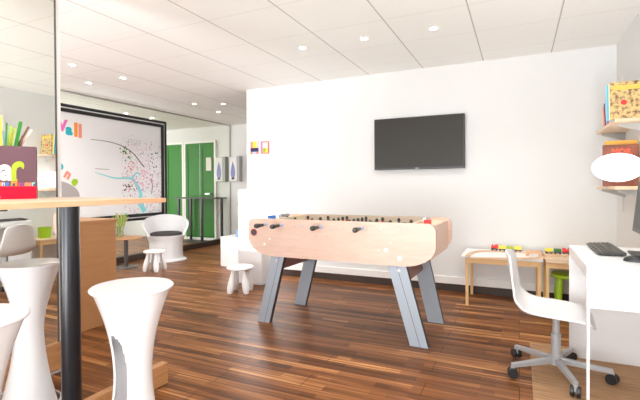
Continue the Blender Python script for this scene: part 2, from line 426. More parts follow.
# two dispensers
def dispenser(x, lab):
    t = thing('soap_dispenser', lab, 'dispenser', (x, YF, 1.6), 0, 'white wall dispensers by the green doors')
    bm = NB(); box(bm, -.13, .08, -.13, -.001, -.27, .27); build('housing', bm, M['plast'], t, bevel=.02)
    bm = NB(); box(bm, .08, .135, -.12, -.001, -.27, .28); build('side_panel', bm, M['grey'], t, bevel=.004)
    # drop emblem
    pts = []
    for i in range(24):
        a = -PI*1.25+i*(1.5*PI)/23
        pts.append((-.025+.062*math.cos(a), -.12+.075*math.sin(a)))
    pts = [(-.025+.062*math.sin(PI*k/12)*(1 if k <= 12 else 1), 0) for k in range(0)] or pts
    pts = []
    for k in range(25):
        a = 2*PI*k/25
        s = math.sin(a/2)
        pts.append((-.025-.078*math.sin(a)*s**1.2, .17-.38*s**2))
    bm = NB(); prism(bm, pts, 'y', -.134, -.130); build('drop_emblem', bm, cm('dropblue', (.22, .24, .52)), t)
    bm = NB(); box(bm, -.06, .01, -.138, -.130, -.225, -.185); build('nozzle', bm, M['black'], t, bevel=.004)
dispenser(-5.99, 'white wall dispenser with blue drop emblem overlapping the green door edge')
dispenser(-5.61, 'white wall dispenser with blue drop emblem, the one farther from green doors')

# high console table behind the glass
ct = thing('console_table', 'narrow black high table in front of the green doors', 'table', (-6.42, 7.44, 0))
bm = NB(); box(bm, -.62, .58, -.18, .18, .955, .985); build('tabletop', bm, cm('dark_grey_top', (.06, .06, .055)), ct, bevel=.003)
for x, y in ((-.5, -.15), (-.42, .15), (.16, -.15), (.46, .15)):
    bm = NB(); box(bm, x-.022, x+.022, y-.022, y+.022, 0.01, .955); build('leg', bm, M['blacks'], ct)
bm = NB(); box(bm, -.56, .55, -.18, .18, 0, .01); build('floor_plate', bm, M['black'], ct)

# ------------------------------------------------------------------ big printed board
bd = thing('display_board', 'large black framed white board with coloured lettering and pink dotted map', 'board', (0, 0, 0))
BX = XG+.012
by0, by1, bz0, bz1 = 3.55, 5.765, .66, 2.385
bm = NB(); box(bm, BX, BX+.02, by0+.05, by1-.05, bz0+.05, bz1-.05); build('printed_panel', bm, map_mat(), bd)
def frame(name, m, y0, y1, z0, z1, w, x0, x1):
    bm = NB(); box(bm, x0, x1, y0, y1, z1-w, z1); box(bm, x0, x1, y0, y1, z0, z0+w); box(bm, x0, x1, y0, y0+w, z0+w, z1-w); box(bm, x0, x1, y1-w, y1, z0+w, z1-w)
    build(name, bm, m, bd)
frame('outer_frame', M['black'], by0, by1, bz0, bz1, .042, BX-.005, BX+.045)
frame('white_frame_line', M['white'], by0+.042, by1-.042, bz0+.042, bz1-.042, .018, BX-.004, BX+.035)
frame('inner_frame', M['black'], by0+.06, by1-.06, bz0+.06, bz1-.06, .05, BX-.003, BX+.042)
# text on X plane: text x -> +Y, text y -> +Z, normal +X
TX = Matrix(((0, 0, 1, BX+.0205), (1, 0, 0, 0), (0, 1, 0, 0), (0, 0, 0, 1)))
def btext(s, y, z, size, m, rot=0, bold=.006):
    text_mesh('board_letter', s, size, m, bd, Matrix.Translation((0, y, z)) @ TX @ Matrix.Rotation(rot, 4, 'Z'), .0015, bold=bold)
btext('V', 3.79, 2.01, .21, M['pink'], bold=.012); btext('a', 3.905, 1.965, .21, M['teal'], bold=.012); btext('l', 4.025, 1.955, .26, M['orange'], bold=.014); btext('l', 4.09, 1.945, .26, M['coral'], bold=.014)
btext('o', 3.77, 1.46, .17, M['teal'], .1, .01); btext('n', 3.86, 1.375, .18, M['coral'], -.55, .01); btext('e', 3.965, 1.29, .18, M['limep'], -.75, .01)
# grey rounded shape
bm = NB(); pts = [(3.66, 1.08)]+[(3.66+.44*math.cos(a), 1.08+.24*math.sin(a)) for a in [PI/2*(1-i/14) for i in range(15)]]
prism(bm, pts, 'x', BX+.0205, BX+.023); build('grey_patch', bm, cm('warm_grey', (.42, .39, .39)), bd)
def bcurve(name, pts, r, m):
    # smooth Catmull-Rom through (y,z), flattened ribbon
    P_ = [Vector((p[0], p[1])) for p in pts]; out = []
    for i in range(len(P_)-1):
        p0 = P_[max(i-1, 0)]; p1 = P_[i]; p2 = P_[i+1]; p3 = P_[min(i+2, len(P_)-1)]
        for k in range(8):
            t = k/8; out.append(.5*((2*p1)+(-p0+p2)*t+(2*p0-5*p1+4*p2-p3)*t*t+(-p0+3*p1-3*p2+p3)*t**3))
    out.append(P_[-1]); bm = NB(); n = len(out); L_, R_ = [], []
    for i, p in enumerate(out):
        d = (out[min(i+1, n-1)]-out[max(i-1, 0)]).normalized(); s = Vector((-d.y, d.x)); rr = r if not isinstance(r, tuple) else r[0]+(r[1]-r[0])*i/(n-1)
        L_.append([bm.verts.new((BX+x, (p+s*rr).x, (p+s*rr).y)) for x in (.0205, .0225)]); R_.append([bm.verts.new((BX+x, (p-s*rr).x, (p-s*rr).y)) for x in (.0205, .0225)])
    for i in range(n-1):
        bm.faces.new((L_[i][1], L_[i+1][1], R_[i+1][1], R_[i][1])); bm.faces.new((L_[i][0], L_[i+1][0], L_[i+1][1], L_[i][1])); bm.faces.new((R_[i][0], R_[i+1][0], R_[i+1][1], R_[i][1]))
    build(name, bm, m, bd)
bcurve('branch_line', [(4.28, 1.93), (4.6, 1.92), (4.85, 1.87), (5.05, 1.77), (5.2, 1.63), (5.27, 1.56)], (.003, .010), M['ink'])
bcurve('caption_line', [(4.35, 1.495), (4.6, 1.49)], .005, cm('greyink', (.4, .4, .4)))
bcurve('river_line', [(4.35, 1.44), (4.7, 1.36), (5.0, 1.36), (5.12, 1.25), (5.2, 1.1), (5.18, .95), (5.28, .8)], (.004, .045), M['cyan'])
bcurve('river_line', [(5.02, 1.36), (5.12, 1.45), (5.2, 1.42)], (.02, .006), M['cyan'])
bcurve('trunk_line', [(5.43, 1.1), (5.45, 1.25), (5.42, 1.36)], .008, cm('greyink2', (.25, .22, .22)))
cm('pinkpale', (.85, .42, .58))
rnd = random.Random(3)
for nm, cols, cy, cz, sy, sz, cnt in (('pink_dots', 'pinkpale', 5.27, 1.36, .15, .15, 60), ('olive_dots', 'green', 4.90, 1.76, .05, .06, 16), ('coral_dots', 'coral', 4.98, 1.48, .09, .09, 14), ('brown_dots', 'brown', 4.95, 1.22, .07, .03, 14), ('dark_dots', 'ink', 5.48, 1.6, .06, .16, 14)):
    bm = NB()
    for _ in range(cnt):
        y = rnd.gauss(cy, sy); z = rnd.gauss(cz, sz); r = rnd.uniform(.006, .017)
        if y > 5.74: continue
        cyl(bm, (BX+.0205, y, z), (BX+.0235, y, z), r, n=7)
    build(nm, bm, M[cols], bd)['kind'] = 'stuff'
bm = NB()
for k, z in enumerate((2.06, 1.99, 1.965, 1.94, 1.91)):
    for j in range(5 if k else 1): 
        y = 4.95+.055*j+(.08 if k == 0 else 0); box(bm, BX+.0205, BX+.0225, y, y+rnd.uniform(.02, .045), z, z+.006)
build('caption_text', bm, M['greyink'], bd)['kind'] = 'stuff'

# ------------------------------------------------------------------ television
tv = thing('wall_television', 'flat black television mounted on the white back wall', 'television', (-1.068, 5.03, 1.705), 0)
W_, H_ = .523, .305
bm = NB(); box(bm, -W_, W_, -.075, -.035, -H_, H_); build('casing', bm, M['black'], tv, bevel=.005)
bm = NB(); box(bm, -W_+.012, W_-.012, -.0775, -.075, -H_+.022, H_-.012); build('screen', bm, M['screen'], tv)
bm = NB(); box(bm, -.2, .2, -.035, -.001, -.15, .15); build('wall_bracket', bm, M['black'], tv)
bm = NB(); box(bm, -.025, .012, -.079, -.0755, -H_+.006, -H_+.015); build('badge', bm, M['alup'], tv)

# two small colourful pictures
def pict(x, lab, blocks):
    t = thing('square_picture', lab, 'picture', (x, 5.03, 1.752), 0, 'small pictures left of the television')
    bm = NB(); box(bm, -.066, .066, -.014, -.001, -.088, .088); build('canvas', bm, cm('canvas_white', (.8, .78, .72)), t)
    for (a, b, c, d, m) in blocks:
        bm = NB(); box(bm, -.066+.132*a, -.066+.132*b, -.0155, -.0141, -.088+.176*c, -.088+.176*d); build('colour_block', bm, M[m], t)
pict(-3.36, 'small multicolour picture with a purple band, nearer the wall end',
     [(0, .3, .5, 1, 'coral'), (.3, .75, .5, 1, 'yellow'), (.75, 1, .5, 1, 'peach'), (0, 1, .2, .5, 'navy'), (.3, .7, .3, .38, 'white'), (0, .25, 0, .2, 'orange'), (.25, .7, 0, .2, 'lav'), (.7, 1, 0, .2, 'coral')])
pict(-3.19, 'small pink bordered picture with lime corner, nearer the television',
     [(0, .22, 0, 1, 'pink'), (.22, 1, .88, 1, 'coral'), (.88, 1, 0, .88, 'redp'), (.22, .88, 0, .1, 'orange'), (.25, .6, .12, .45, 'lime'), (.6, .86, .15, .4, 'yellow')])

# ------------------------------------------------------------------ foosball table
FX, FY = -1.37, 3.52
ft = thing('foosball_table', 'pale wood table football game on slanted grey legs', 'football table', (FX, FY, 0), R(-1.2))
def rounded_panel(L2, z0, z1, rt, rb):
    pts = []
    def arc(cx, cz, rx, rz, a0, a1, n=10):
        for i in range(n+1):
            a = a0+(a1-a0)*i/n; pts.append((cx+rx*math.cos(a), cz+rz*math.sin(a)))
    arc(L2-rt, z1-rt, rt, rt, PI/2, 0); arc(L2-rb*1.5, z0+rb*.92, rb*1.5, rb*.92, 0, -PI/2)
    arc(-L2+rb*1.5, z0+rb*.92, rb*1.5, rb*.92, -PI/2, -PI); arc(-L2+rt, z1-rt, rt, rt, PI, PI/2)
    return pts
L2 = .83; YP = .345
for s in (-1, 1):
    bm = NB(); y0 = s*YP
    prism(bm, rounded_panel(L2, .597, .925, .06, .17), 'y', y0-.011, y0+.011)
    for f in bm.faces:
        if abs(f.normal.y) < .5: pass
    bmesh.ops.recalc_face_normals(bm, faces=bm.faces)
    for f in bm.faces: f.material_index = 0 if abs(f.normal.y) > .9 else 1
    build('side_panel', bm, [M['beech'], cm('panel_edge', (.30, .16, .10))], ft)
for s in (-1, 1):
    bm = NB(); box(bm, s*(L2-.045)-.011, s*(L2-.045)+.011, -YP+.011, YP-.011, .66, .90); build('end_panel', bm, M['beech'], ft)
    bm = NB(); x0, x1 = sorted((s*(L2-.045-.011), s*(L2-.19))); box(bm, x0, x1, -YP+.011, YP-.011, .885, .90); build('end_shelf', bm, M['beechin'], ft)
    bm = NB(); x0, x1 = sorted((s*(L2-.19), s*(L2-.21))); box(bm, x0, x1, -YP+.011, YP-.011, .78, .915); build('goal_wall', bm, M['beechin'], ft)
bm = NB(); box(bm, -L2+.21, L2-.21, -YP+.011, YP-.011, .775, .79); build('playfield', bm, M['pitch'], ft)
bm = NB(); box(bm, -L2+.06, L2-.06, -YP+.011, YP-.011, .64, .655); build('bottom_board', bm, M['brace'], ft)
# legs: planks slanting outwards
for sx in (-1, 1):
    for sy in (-1, 1):
        bm = NB(); y0 = sy*(YP-.03); xt = sx*.60-.005; xb = sx*.70; w = .068; dy = .022
        xt, xb = (.515, .70) if sy < 0 else (.545, .70)
        if sx < 0: xt, xb = (-.515, -.685) if sy < 0 else (-.50, -.665)
        if sx < 0: w = .062
        hexa(bm, [(xb-w, y0-dy, 0), (xb+w, y0-dy, 0), (xb+w, y0+dy, 0), (xb-w, y0+dy, 0)], [(xt-w*1.05, y0-dy, .66), (xt+w*1.05, y0-dy, .66), (xt+w*1.05, y0+dy, .66), (xt-w*1.05, y0+dy, .66)])
        bmesh.ops.recalc_face_normals(bm, faces=bm.faces)
        for f in bm.faces: f.material_index = 0 if abs(f.normal.y) > .9 else 1
        lg = build('leg', bm, [M['legs'], M['edge']], ft)
        if sy < 0:
            bm = NB(); xz = xt+(xb-xt)*.18; cyl(bm, (xz, y0-dy-.004, .56), (xz, y0-dy, .56), .012, n=12); build('bolt', bm, M['alu'], lg)
            bm = NB(); g = .0015; a = xb+.01; b = xt+.01
            hexa(bm, [(a-g, y0-dy-.001, 0), (a+g, y0-dy-.001, 0), (a+g, y0-dy, 0), (a-g, y0-dy, 0)], [(b-g, y0-dy-.001, .62), (b+g, y0-dy-.001, .62), (b+g, y0-dy, .62), (b-g, y0-dy, .62)])
            build('seam', bm, M['edge'], lg)
for sx in (-1, 1):
    bm = NB(); xt = sx*.53; xb = sx*.58; 
    hexa(bm, [(xb-.012, -YP+.04, .46), (xb+.012, -YP+.04, .46), (xb+.012, YP-.04, .46), (xb-.012, YP-.04, .46)], [(xt-.012, -YP+.04, .645), (xt+.012, -YP+.04, .645), (xt+.012, YP-.04, .645), (xt-.012, YP-.04, .645)])
    build('cross_board', bm, M['brace'], ft)
# rods, handles, players
rodx = [-.73+i*.0 for i in range(0)]
rods = [(-.635, 1, 'redp', 0), (-.475, 2, 'redp', 0), (-.28, 3, 'ink', 1), (-.10, 5, 'redp', 0), (.09, 5, 'ink', 1), (.26, 3, 'redp', 0), (.42, 2, 'ink', 1), (.56, 1, 'ink', 1)]
for i, (x, n, c, side) in enumerate(rods):
    front = i in (0, 1, 3, 5)
    z = .872
    bm = NB(); cyl(bm, (x, -YP-(.10 if front else .02), z), (x, YP+(.02 if front else .12), z), .007, n=10); rod = build('rod', bm, M['alu'], ft, True)
    for k in range(n):
        y = (k-(n-1)/2)*(.50/max(n, 2)); bm = NB()
        box(bm, x-.008, x+.008, y-.013, y+.013, z-.03, z+.02); box(bm, x-.006, x+.006, y-.007, y+.007, z-.072, z-.03)
        lathe(bm, [(0, .018), (.012, .024), (.015, .036), (.011, .050), (0, .055)], 8, (x, y, z), 1)
        bmesh.ops.recalc_face_normals(bm, faces=bm.faces)
        build('player', bm, [M[c], M['ink']], rod)
    s = -1 if front else 1
    bm = NB(); cyl(bm, (x, s*(YP+.011), z), (x, s*(YP+.017), z), .017, n=14); build('washer', bm, cm('rod_bush', (.45, .55, .75)), rod)
    bm = NB(); cyl(bm, (x, -s*(YP+.011), z), (x, -s*(YP+.015), z), .010, n=12); build('bearing', bm, M['grey'], rod)
# handles with proper bulbous profile
hx = {0: 1, 1: 1, 3: 1, 5: 1}
for i, (x, n, c, side) in enumerate(rods):
    front = i in (0, 1, 3, 5); s = -1 if front else 1; z = .872
    bm = NB(); pr = [(.0, 0), (.012, .002), (.014, .03), (.017, .06), (.021, .09), (.021, .105), (.015, .118), (0, .122)]
    lathe(bm, pr, 14)
    mt = Matrix.Translation((x, s*(YP+.06), z)) @ Matrix.Rotation(s*-PI/2, 4, 'X')
    bmesh.ops.transform(bm, matrix=mt, verts=bm.verts)
    build('handle', bm, M['black'], ft, True)
# scorers at both ends, goal cups, ball return, side marks
for sx, c in ((-1, 'blue'), (1, 'redp')):
    bm = NB(); x = sx*(L2-.13)
    for k in range(7): cyl(bm, (x-sx*.02, -.05+.022*k, .905+.024), (x-sx*.02, -.036+.022*k, .905+.024), .017, n=12)
    tube(bm, [(x-sx*.02, -.08, .917), (x-sx*.02, .13, .929)], .004)
    build('score_beads', bm, M['alu'], ft)
    bm = NB(); box(bm, x+sx*.0, x+sx*.045, -.17, -.09, .90, .938); build('score_block', bm, M[c], ft, bevel=.003)
bm = NB(); cyl(bm, (-.765, -YP-.011, .80), (-.765, -YP-.016, .80), .032, n=24); cyl(bm, (-.765, -YP-.016, .80), (-.765, -YP-.018, .80), .024, n=24, mi=1)
build('ball_return', bm, [cm('maroon', (.42, .03, .05)), M['black']], ft)
bm = NB()
for x, z, r in ((-.60, .748, .010), (-.655, .700, .011), (.49, .772, .006), (.455, .713, .017), (.56, .655, .017), (.395, .71, .006)):
    cyl(bm, (x, -YP-.011, z), (x, -YP-.0135, z), r, n=16)
build('white_cap', bm, M['white'], ft)
bm = NB()
for x, z in ((-.35, .86), (-.14, .79), (.0, .85), (.3, .86), (-.05, .80)):
    cyl(bm, (x, -YP-.011, z), (x, -YP-.013, z), .006, n=12)
build('screw_head', bm, M['grey'], ft)

# ------------------------------------------------------------------ bar table
TXn, TXf, TY1, TZ = -1.62, -2.50, 1.62, 1.149
bt = thing('bar_table', 'high light oak bar table on a thick black column', 'table', (-2.04, 1.395, 0))
bm = NB(); 
fs = box(bm, TXf+2.04, TXn+2.04, -1.6, TY1-1.395, TZ-.022, TZ)
for f in fs: f.material_index = 1
fs[1].material_index = 0; fs[0].material_index = 1
build('tabletop', bm, [M['oak'], M['oakedge']], bt, bevel=.0015)
bm = NB(); lathe(bm, [(.0, TZ-.036), (.17, TZ-.034), (.19, TZ-.028), (.20, TZ-.0225), (0, TZ-.0225)], 40); build('mounting_plate', bm, M['blacks'], bt, True)
bm = NB(); cyl(bm, (0, 0, .01), (0, 0, TZ-.036), .045, n=40); build('column', bm, M['blacks'], bt, True)
bm = NB(); cyl(bm, (0, 0, .0), (0, 0, .01), .16, n=36); build('column_foot', bm, M['blacks'], bt, True)
bm = NB(); box(bm, .046, .096, -.65, .55, .011, .135); build('floor_beam', bm, M['plank'], bt, bevel=.002)

# ------------------------------------------------------------------ bar stools
def stool_r(z):
    # hourglass
    if z > .44: t = (z-.44)/(.36); return .073+.082*t**1.9
    t = (.44-z)/.44; return .073+.085*t**1.7
def make_stool(name, label, loc, rz):
    t = thing(name, label, 'bar stool', loc, rz, 'white hourglass bar stools')
    n = 84; nz = 66; zt = .79; bm = NB(); th = .008
    vo, vi = {}, {}
    def inopen(i, k):
        a = (i+.5)/n*360; a = (a+180) % 360-180; zc = (k+.5)/nz*zt
        w = 36; top = .62-.14*(abs(a)/w)**3
        return abs(a) < w and .05 < zc < top
    for k in range(nz+1):
        z = k/nz*zt; r = stool_r(z)
        for i in range(n):
            a = 2*PI*i/n
            vo[i, k] = bm.verts.new((r*math.cos(a), r*math.sin(a), z)); vi[i, k] = bm.verts.new(((r-th)*math.cos(a), (r-th)*math.sin(a), z))
    cell = lambda i, k: 0 <= k < nz and not inopen(i % n, k)
    for k in range(nz):
        for i in range(n):
            if not cell(i, k): continue
            j = (i+1) % n
            bm.faces.new((vo[i, k], vo[j, k], vo[j, k+1], vo[i, k+1])); bm.faces.new((vi[i, k], vi[i, k+1], vi[j, k+1], vi[j, k]))
            if not cell(i, k-1): bm.faces.new((vo[i, k], vi[i, k], vi[j, k], vo[j, k]))
            if not cell(i, k+1): bm.faces.new((vo[i, k+1], vo[j, k+1], vi[j, k+1], vi[i, k+1]))
            if not cell(i-1, k): bm.faces.new((vo[i, k], vo[i, k+1], vi[i, k+1], vi[i, k]))
            if not cell(i+1, k): bm.faces.new((vo[j, k], vi[j, k], vi[j, k+1], vo[j, k+1]))
    for v in [v for v in bm.verts if not v.link_faces]: bm.verts.remove(v)
    build('hourglass_body', bm, M['gloss'], t, True)
    bm = NB(); lathe(bm, [(0, .785), (.156, .785), (.160, .790), (.160, .797), (.154, .802), (.11, .799), (0, .797)], 56)
    build('seat_disc', bm, M['gloss'], t, True)
    return t
st = make_stool('bar_stool', 'white hourglass bar stool standing in front of the wood beam', (-1.44, 1.25, 0), R(-92))
dup(st, (-2.39, 1.405, 0), R(62), 'white hourglass bar stool under the bar table beside the black column')
dup(st, (-1.555, .73, 0), R(100), 'nearest white hourglass bar stool, cut off at the bottom left corner')

# ------------------------------------------------------------------ brochure box on the bar table
bx = thing('brochure_box', 'mauve and red cardboard brochure box with lime lettering on bar table', 'box', (-2.205, 1.335, TZ), R(56))
bm = NB(); w = .25; h = .262; dp = .10; t_ = .003
box(bm, -w, 0, 0, t_, .062, h, 0); box(bm, -w, 0, 0, t_, 0, .062, 1); box(bm, -w, 0, dp-t_, dp, 0, h, 0); box(bm, -t_, 0, t_, dp-t_, 0, h, 0); box(bm, -w, -w+t_, t_, dp-t_, 0, h, 0); box(bm, -w+t_, -t_, t_, dp-t_, 0, t_, 1)
build('card_box', bm, [M['mauve'], M['red']], bx)
TF = Matrix(((1, 0, 0, 0), (0, 0, -1, -.0006), (0, 1, 0, 0), (0, 0, 0, 1)))
def ftext(s, x, z, size, m, par=bx, bold=0, shear=0, nm='printed_letter', XS=.82):
    text_mesh(nm, s, size, m, par, Matrix.Diagonal((XS, 1, 1, 1)) @ Matrix.Translation((x, 0, z)) @ TF, .0005, shear, bold)
ftext('a', -.182, .098, .145, M['white'], bold=.006)
# letter r built as a stem with a hooked arm
bm = NB()
pts = [(-.125, .088), (-.100, .088), (-.100, .135), (-.096, .152), (-.084, .160), (-.074, .158), (-.070, .150), (-.062, .150), (-.060, .170), (-.066, .182), (-.082, .188), (-.102, .184), (-.118, .170), (-.125, .150)]
pts = [(.82*a, b) for a, b in pts]; prism(bm, pts, 'y', -.0016, -.0004); build('printed_letter', bm, M['lime'], bx)
x = -.192
for ch, c, sz in (('o', 'orange', .036), ('n', 'lav', .034), ('e', 'blue', .036), (' ', 'blue', .02), ('H', 'orange', .046), ('u', 'redp', .036), ('m', 'purple', .030), ('o', 'orange', .034), ('u', 'coral', .034), ('r', 'cyan', .034)):
    if ch == ' ': x += .006; continue
    ftext(ch, x, .066, sz, M[c], bold=.001, shear=.15); x += {'H': .029, 'm': .022, 'r': .014}.get(ch, .0185)
ftext('www', -.20, .008, .012, cm('palered', (.9, .35, .35)))
# brochures standing in the box
bl = [(-.148, .415, 'yellow', .022, -1), (-.125, .385, 'green', .008, 3), (-.135, .345, 'lav', .020, 2), (-.115, .375, 'limep', .010, 7), (-.104, .37, 'lime', .010, 9), (-.086, .405, 'green', .016, 10), (-.068, .335, 'brown', .010, 11), (-.078, .415, 'brown', .010, 25), (-.066, .41, 'peach', .012, 28), (-.11, .345, 'orange', .010, 5)]
for k, (x, top, c, wd, ang) in enumerate(bl):
    t = bpy.data.objects.new('brochure', None)
    bm = NB(); L_ = top-.02
    box(bm, -wd/2, wd/2, -.0015, .0015, 0, L_); 
    bpy.data.objects.remove(t)
    lab = {'yellow': 'wide yellow leaflet at the far left of the brochure box', 'lav': 'pale blue leaflet among the green ones in brochure box', 'limep': 'thin bright green leaflet on the left of brochure box', 'lime': 'lime yellow leaflet in the middle of brochure box',
           'peach': 'pale peach leaflet leaning right in brochure box', 'orange': 'thin orange leaflet low among the left ones in brochure box'}.get(c)
    if c == 'green': lab = 'short mid green leaflet on the left of brochure box' if k == 1 else 'wide mid green leaflet in the middle of brochure box'
    if c == 'brown': lab = 'short brown leaflet leaning in the brochure box' if k == 6 else 'longest brown leaflet leaning right in brochure box'
    o = build('brochure', bm, M[c])
    yy = .015+.008*k
    L0 = Vector((x-.262*math.tan(R(ang)), yy, .012))
    bw = Matrix.Translation((-2.205, 1.335, TZ)) @ Matrix.Rotation(R(56), 4, 'Z')
    o.matrix_world = bw @ Matrix.Translation(L0) @ Matrix.Rotation(R(ang), 4, 'Y')
    tag(o, lab, 'brochure', 'leaflets standing in the brochure box')

# ------------------------------------------------------------------ brown cabinet
cb = thing('wooden_cabinet', 'plain brown wooden cabinet behind the black table column', 'cabinet', (-3.58, 2.42, 0))
bm = NB(); box(bm, -.27, .27, -.28, .28, .0, .90); build('body', bm, M['cab'], cb, bevel=.002)
bm = NB(); box(bm, -.28, .28, -.29, .29, .90, .925); build('top_board', bm, M['cab'], cb, bevel=.002)

# ------------------------------------------------------------------ tub armchair
ac = thing('tub_armchair', 'white plastic tub armchair with a dark grey cushion', 'armchair', (-5.33, 5.32, 0), R(46)); ac.scale = (1.0, .95, .97)
# local -Y is the front
bm = NB(); n = 64; rings_o = []
def top_h(a):  # a: 0 = back (+Y)
    c = math.cos(a); s = max(0, (c+.35)/1.35); return .43+.33*min(1, s)**.55 if c > -.35 else .43
def prof(a):
    T = top_h(a); out = []
    for f, r in ((0, .31), (.015, .31), (.03, .27), (.2, .245), (.42, .265), (.52, .31)):
        out.append((r, f*.82 if f < .5 else f))
    return T
O = []; I = []
K = 14
for i in range(n):
    a = 2*PI*i/n; T = top_h(a); co_ = []; ci = []
    for k in range(K+1):
        f = k/K; z = .03+(T-.03)*f
        r = .268-.012*math.sin(min(1, z/.40)*PI)+max(0, z-.33)*.32
        co_.append(bm.verts.new((r*1.03*math.sin(a), r*math.cos(a), z)))
    for k in range(6):
        z = T-(T-.41)*k/5; r = .268-.012*math.sin(min(1, z/.40)*PI)+max(0, z-.33)*.32-.03
        ci.append(bm.verts.new((r*1.03*math.sin(a), r*math.cos(a), z+.004*(k == 0))))
    O.append(co_); I.append(ci)
for i in range(n):
    j = (i+1) % n
    for k in range(K): bm.faces.new((O[i][k], O[j][k], O[j][k+1], O[i][k+1]))
    bm.faces.new((O[i][K], O[j][K], I[j][0], I[i][0]))
    for k in range(5): bm.faces.new((I[i][k], I[j][k], I[j][k+1], I[i][k+1]))
bm.faces.new([I[i][5] for i in range(n)])
build('tub_shell', bm, M['gloss'], ac, True)
bm = NB(); lathe(bm, [(0, 0), (.325, 0), (.33, .012), (.30, .035), (.26, .05), (0, .05)], 56); build('base_flange', bm, M['gloss'], ac, True)
bm = NB(); lathe(bm, [(0, .413), (.235, .413), (.252, .435), (.245, .468), (.20, .482), (0, .484)], 48, (0, 0, 0)); build('seat_cushion', bm, M['cushion'], ac, True)

# ------------------------------------------------------------------ small white stools (rounded club legs)
def make_kid_stool(label, loc, rz, s=1.0):
    t = thing('toddler_stool', label, 'stool', loc, rz, 'small white stools with club shaped legs'); t.scale = (s, s, s)
    bm = NB(); lathe(bm, [(0, .262), (.13, .262), (.150, .268), (.158, .282), (.150, .297), (.13, .302), (0, .304)], 40); build('seat', bm, M['plast'], t, True)
    for k in range(4):
        a = PI/4+k*PI/2; bm = NB(); d = Vector((math.cos(a), math.sin(a), 0))
        pts = [d*(.085+.05*(1-f))+Vector((0, 0, .265*f)) for f in [i/10 for i in range(11)]]
        rr = [.026, .035, .040, .041, .040, .037, .033, .029, .027, .025, .025]
        tube(bm, pts, rr, 14); build('leg', bm, M['plast'], t, True)
    return t
ks = make_kid_stool('small white plastic stool beside the left end of the football table', (-2.90, 4.02, 0), R(20))
dup(ks, (-4.78, 4.55, 0), R(10), 'small white plastic stool in front of the white tub armchair')

# ------------------------------------------------------------------ round side table with vase of sticks
sd = thing('side_table', 'low wooden side table on a steel leg beside the tub armchair', 'table', (-5.40, 4.58, 0))
bm = NB(); lathe(bm, [(0, .435), (.23, .435), (.235, .45), (.23, .458), (0, .458)], 48); build('tabletop', bm, M['cab'], sd, True)
bm = NB(); box(bm, -.022, .022, -.022, .022, .02, .435); build('leg', bm, M['dkm'], sd, bevel=.003)
bm = NB(); lathe(bm, [(0, 0), (.17, 0), (.17, .012), (.04, .022), (0, .022)], 36); build('base', bm, M['dkm'], sd, True)
vs = thing('glass_vase', 'clear glass vase on the low side table', 'vase', (-5.45, 4.52, .4585))
bm = NB(); lathe(bm, [(0, 0), (.045, 0), (.05, .01), (.055, .17), (.051, .17), (.046, .012), (0, .01)], 28); build('vase_body', bm, M['clear'], vs, True)
rnd = random.Random(11)
# sticks cannot be told apart or counted: one bundle
bm = NB()
for k in range(60):
    a = rnd.uniform(0, 2*PI); r0 = rnd.uniform(0, .032); r1 = rnd.uniform(.03, .125); a1 = a+rnd.uniform(-.4, .4)
    obox(bm, (r0*math.cos(a+2.6), r0*math.sin(a+2.6), .014), (r1*math.cos(a1), r1*math.sin(a1), rnd.uniform(.27, .37)), .009, .006, mi=rnd.choice([0, 0, 0, 1, 2, 3]))
stk = build('stick_bundle', bm, [M['green'], cm('leafgreen', (.30, .50, .10)), cm('straw', (.72, .62, .30)), cm('pinkish', (.75, .40, .35))], None, loc=(-5.45, 4.52, .4585))
stk.data.materials[0] = M['leafgreen']
tag(stk, 'bundle of green and straw coloured sticks standing in the glass vase', 'sticks')['kind'] = 'stuff'

# ------------------------------------------------------------------ white cubes and the lit column
def cube(nm, label, cat, m, a, bev=.02, group=None):
    bm = NB(); x0, x1, y0, y1, z0, z1 = a; cx, cy = (x0+x1)/2, (y0+y1)/2
    box(bm, x0-cx, x1-cx, y0-cy, y1-cy, 0, z1-z0)
    o = build(nm, bm, m, None, False, bev, (cx, cy, z0)); return tag(o, label, cat, group)
cube('cube_seat', 'low white box seat left of the glowing white column', 'box seat', M['plast'], (-4.12, -3.72, 5.2, 5.62, 0, .455), .015, 'white box seats')
cube('cube_seat', 'low white box seat behind the small stool against the back wall', 'box seat', M['plast'], (-3.20, -2.84, 4.38, 4.70, 0, .42), .015, 'white box seats')
lc = thing('light_column', 'tall glowing white light column at the end of the back wall', 'lamp', (-3.31, 4.86, 0))
bm = NB(); box(bm, -.13, .13, -.13, .13, .03, 1.165); build('glowing_body', bm, M['column'], lc, bevel=.015)
bm = NB(); box(bm, -.12, .12, -.12, .12, 0, .03); build('base', bm, M['plast'], lc)
cube('blue_cup', 'small pale blue box on the low white box seat', 'box', cm('paleblue', (.25, .42, .85)), (-3.86, -3.78, 5.24, 5.32, .455, .56), .008)

# ------------------------------------------------------------------ desk
dk = thing('desk', 'white desk by the right wall with thin end leg', 'desk', (.315, 2.56, .0095))
dx, dy_ = XR-.315-.003, .86
bm = NB(); box(bm, 0, dx, 0, dy_, .712, .7755); build('desktop', bm, M['plast'], dk, bevel=.003)
bm = NB(); box(bm, .0135, dx, .0, .018, .56, .7115); build('apron', bm, M['plast'], dk)
bm = NB(); box(bm, .0, .013, .0, .02, 0, .7115); build('leg', bm, M['plast'], dk)
bm = NB(); box(bm, .0, dx, dy_-.02, dy_, 0, .7115); build('end_panel', bm, M['cream'].copy() if False else M['plast'], dk)
RZ = .7855
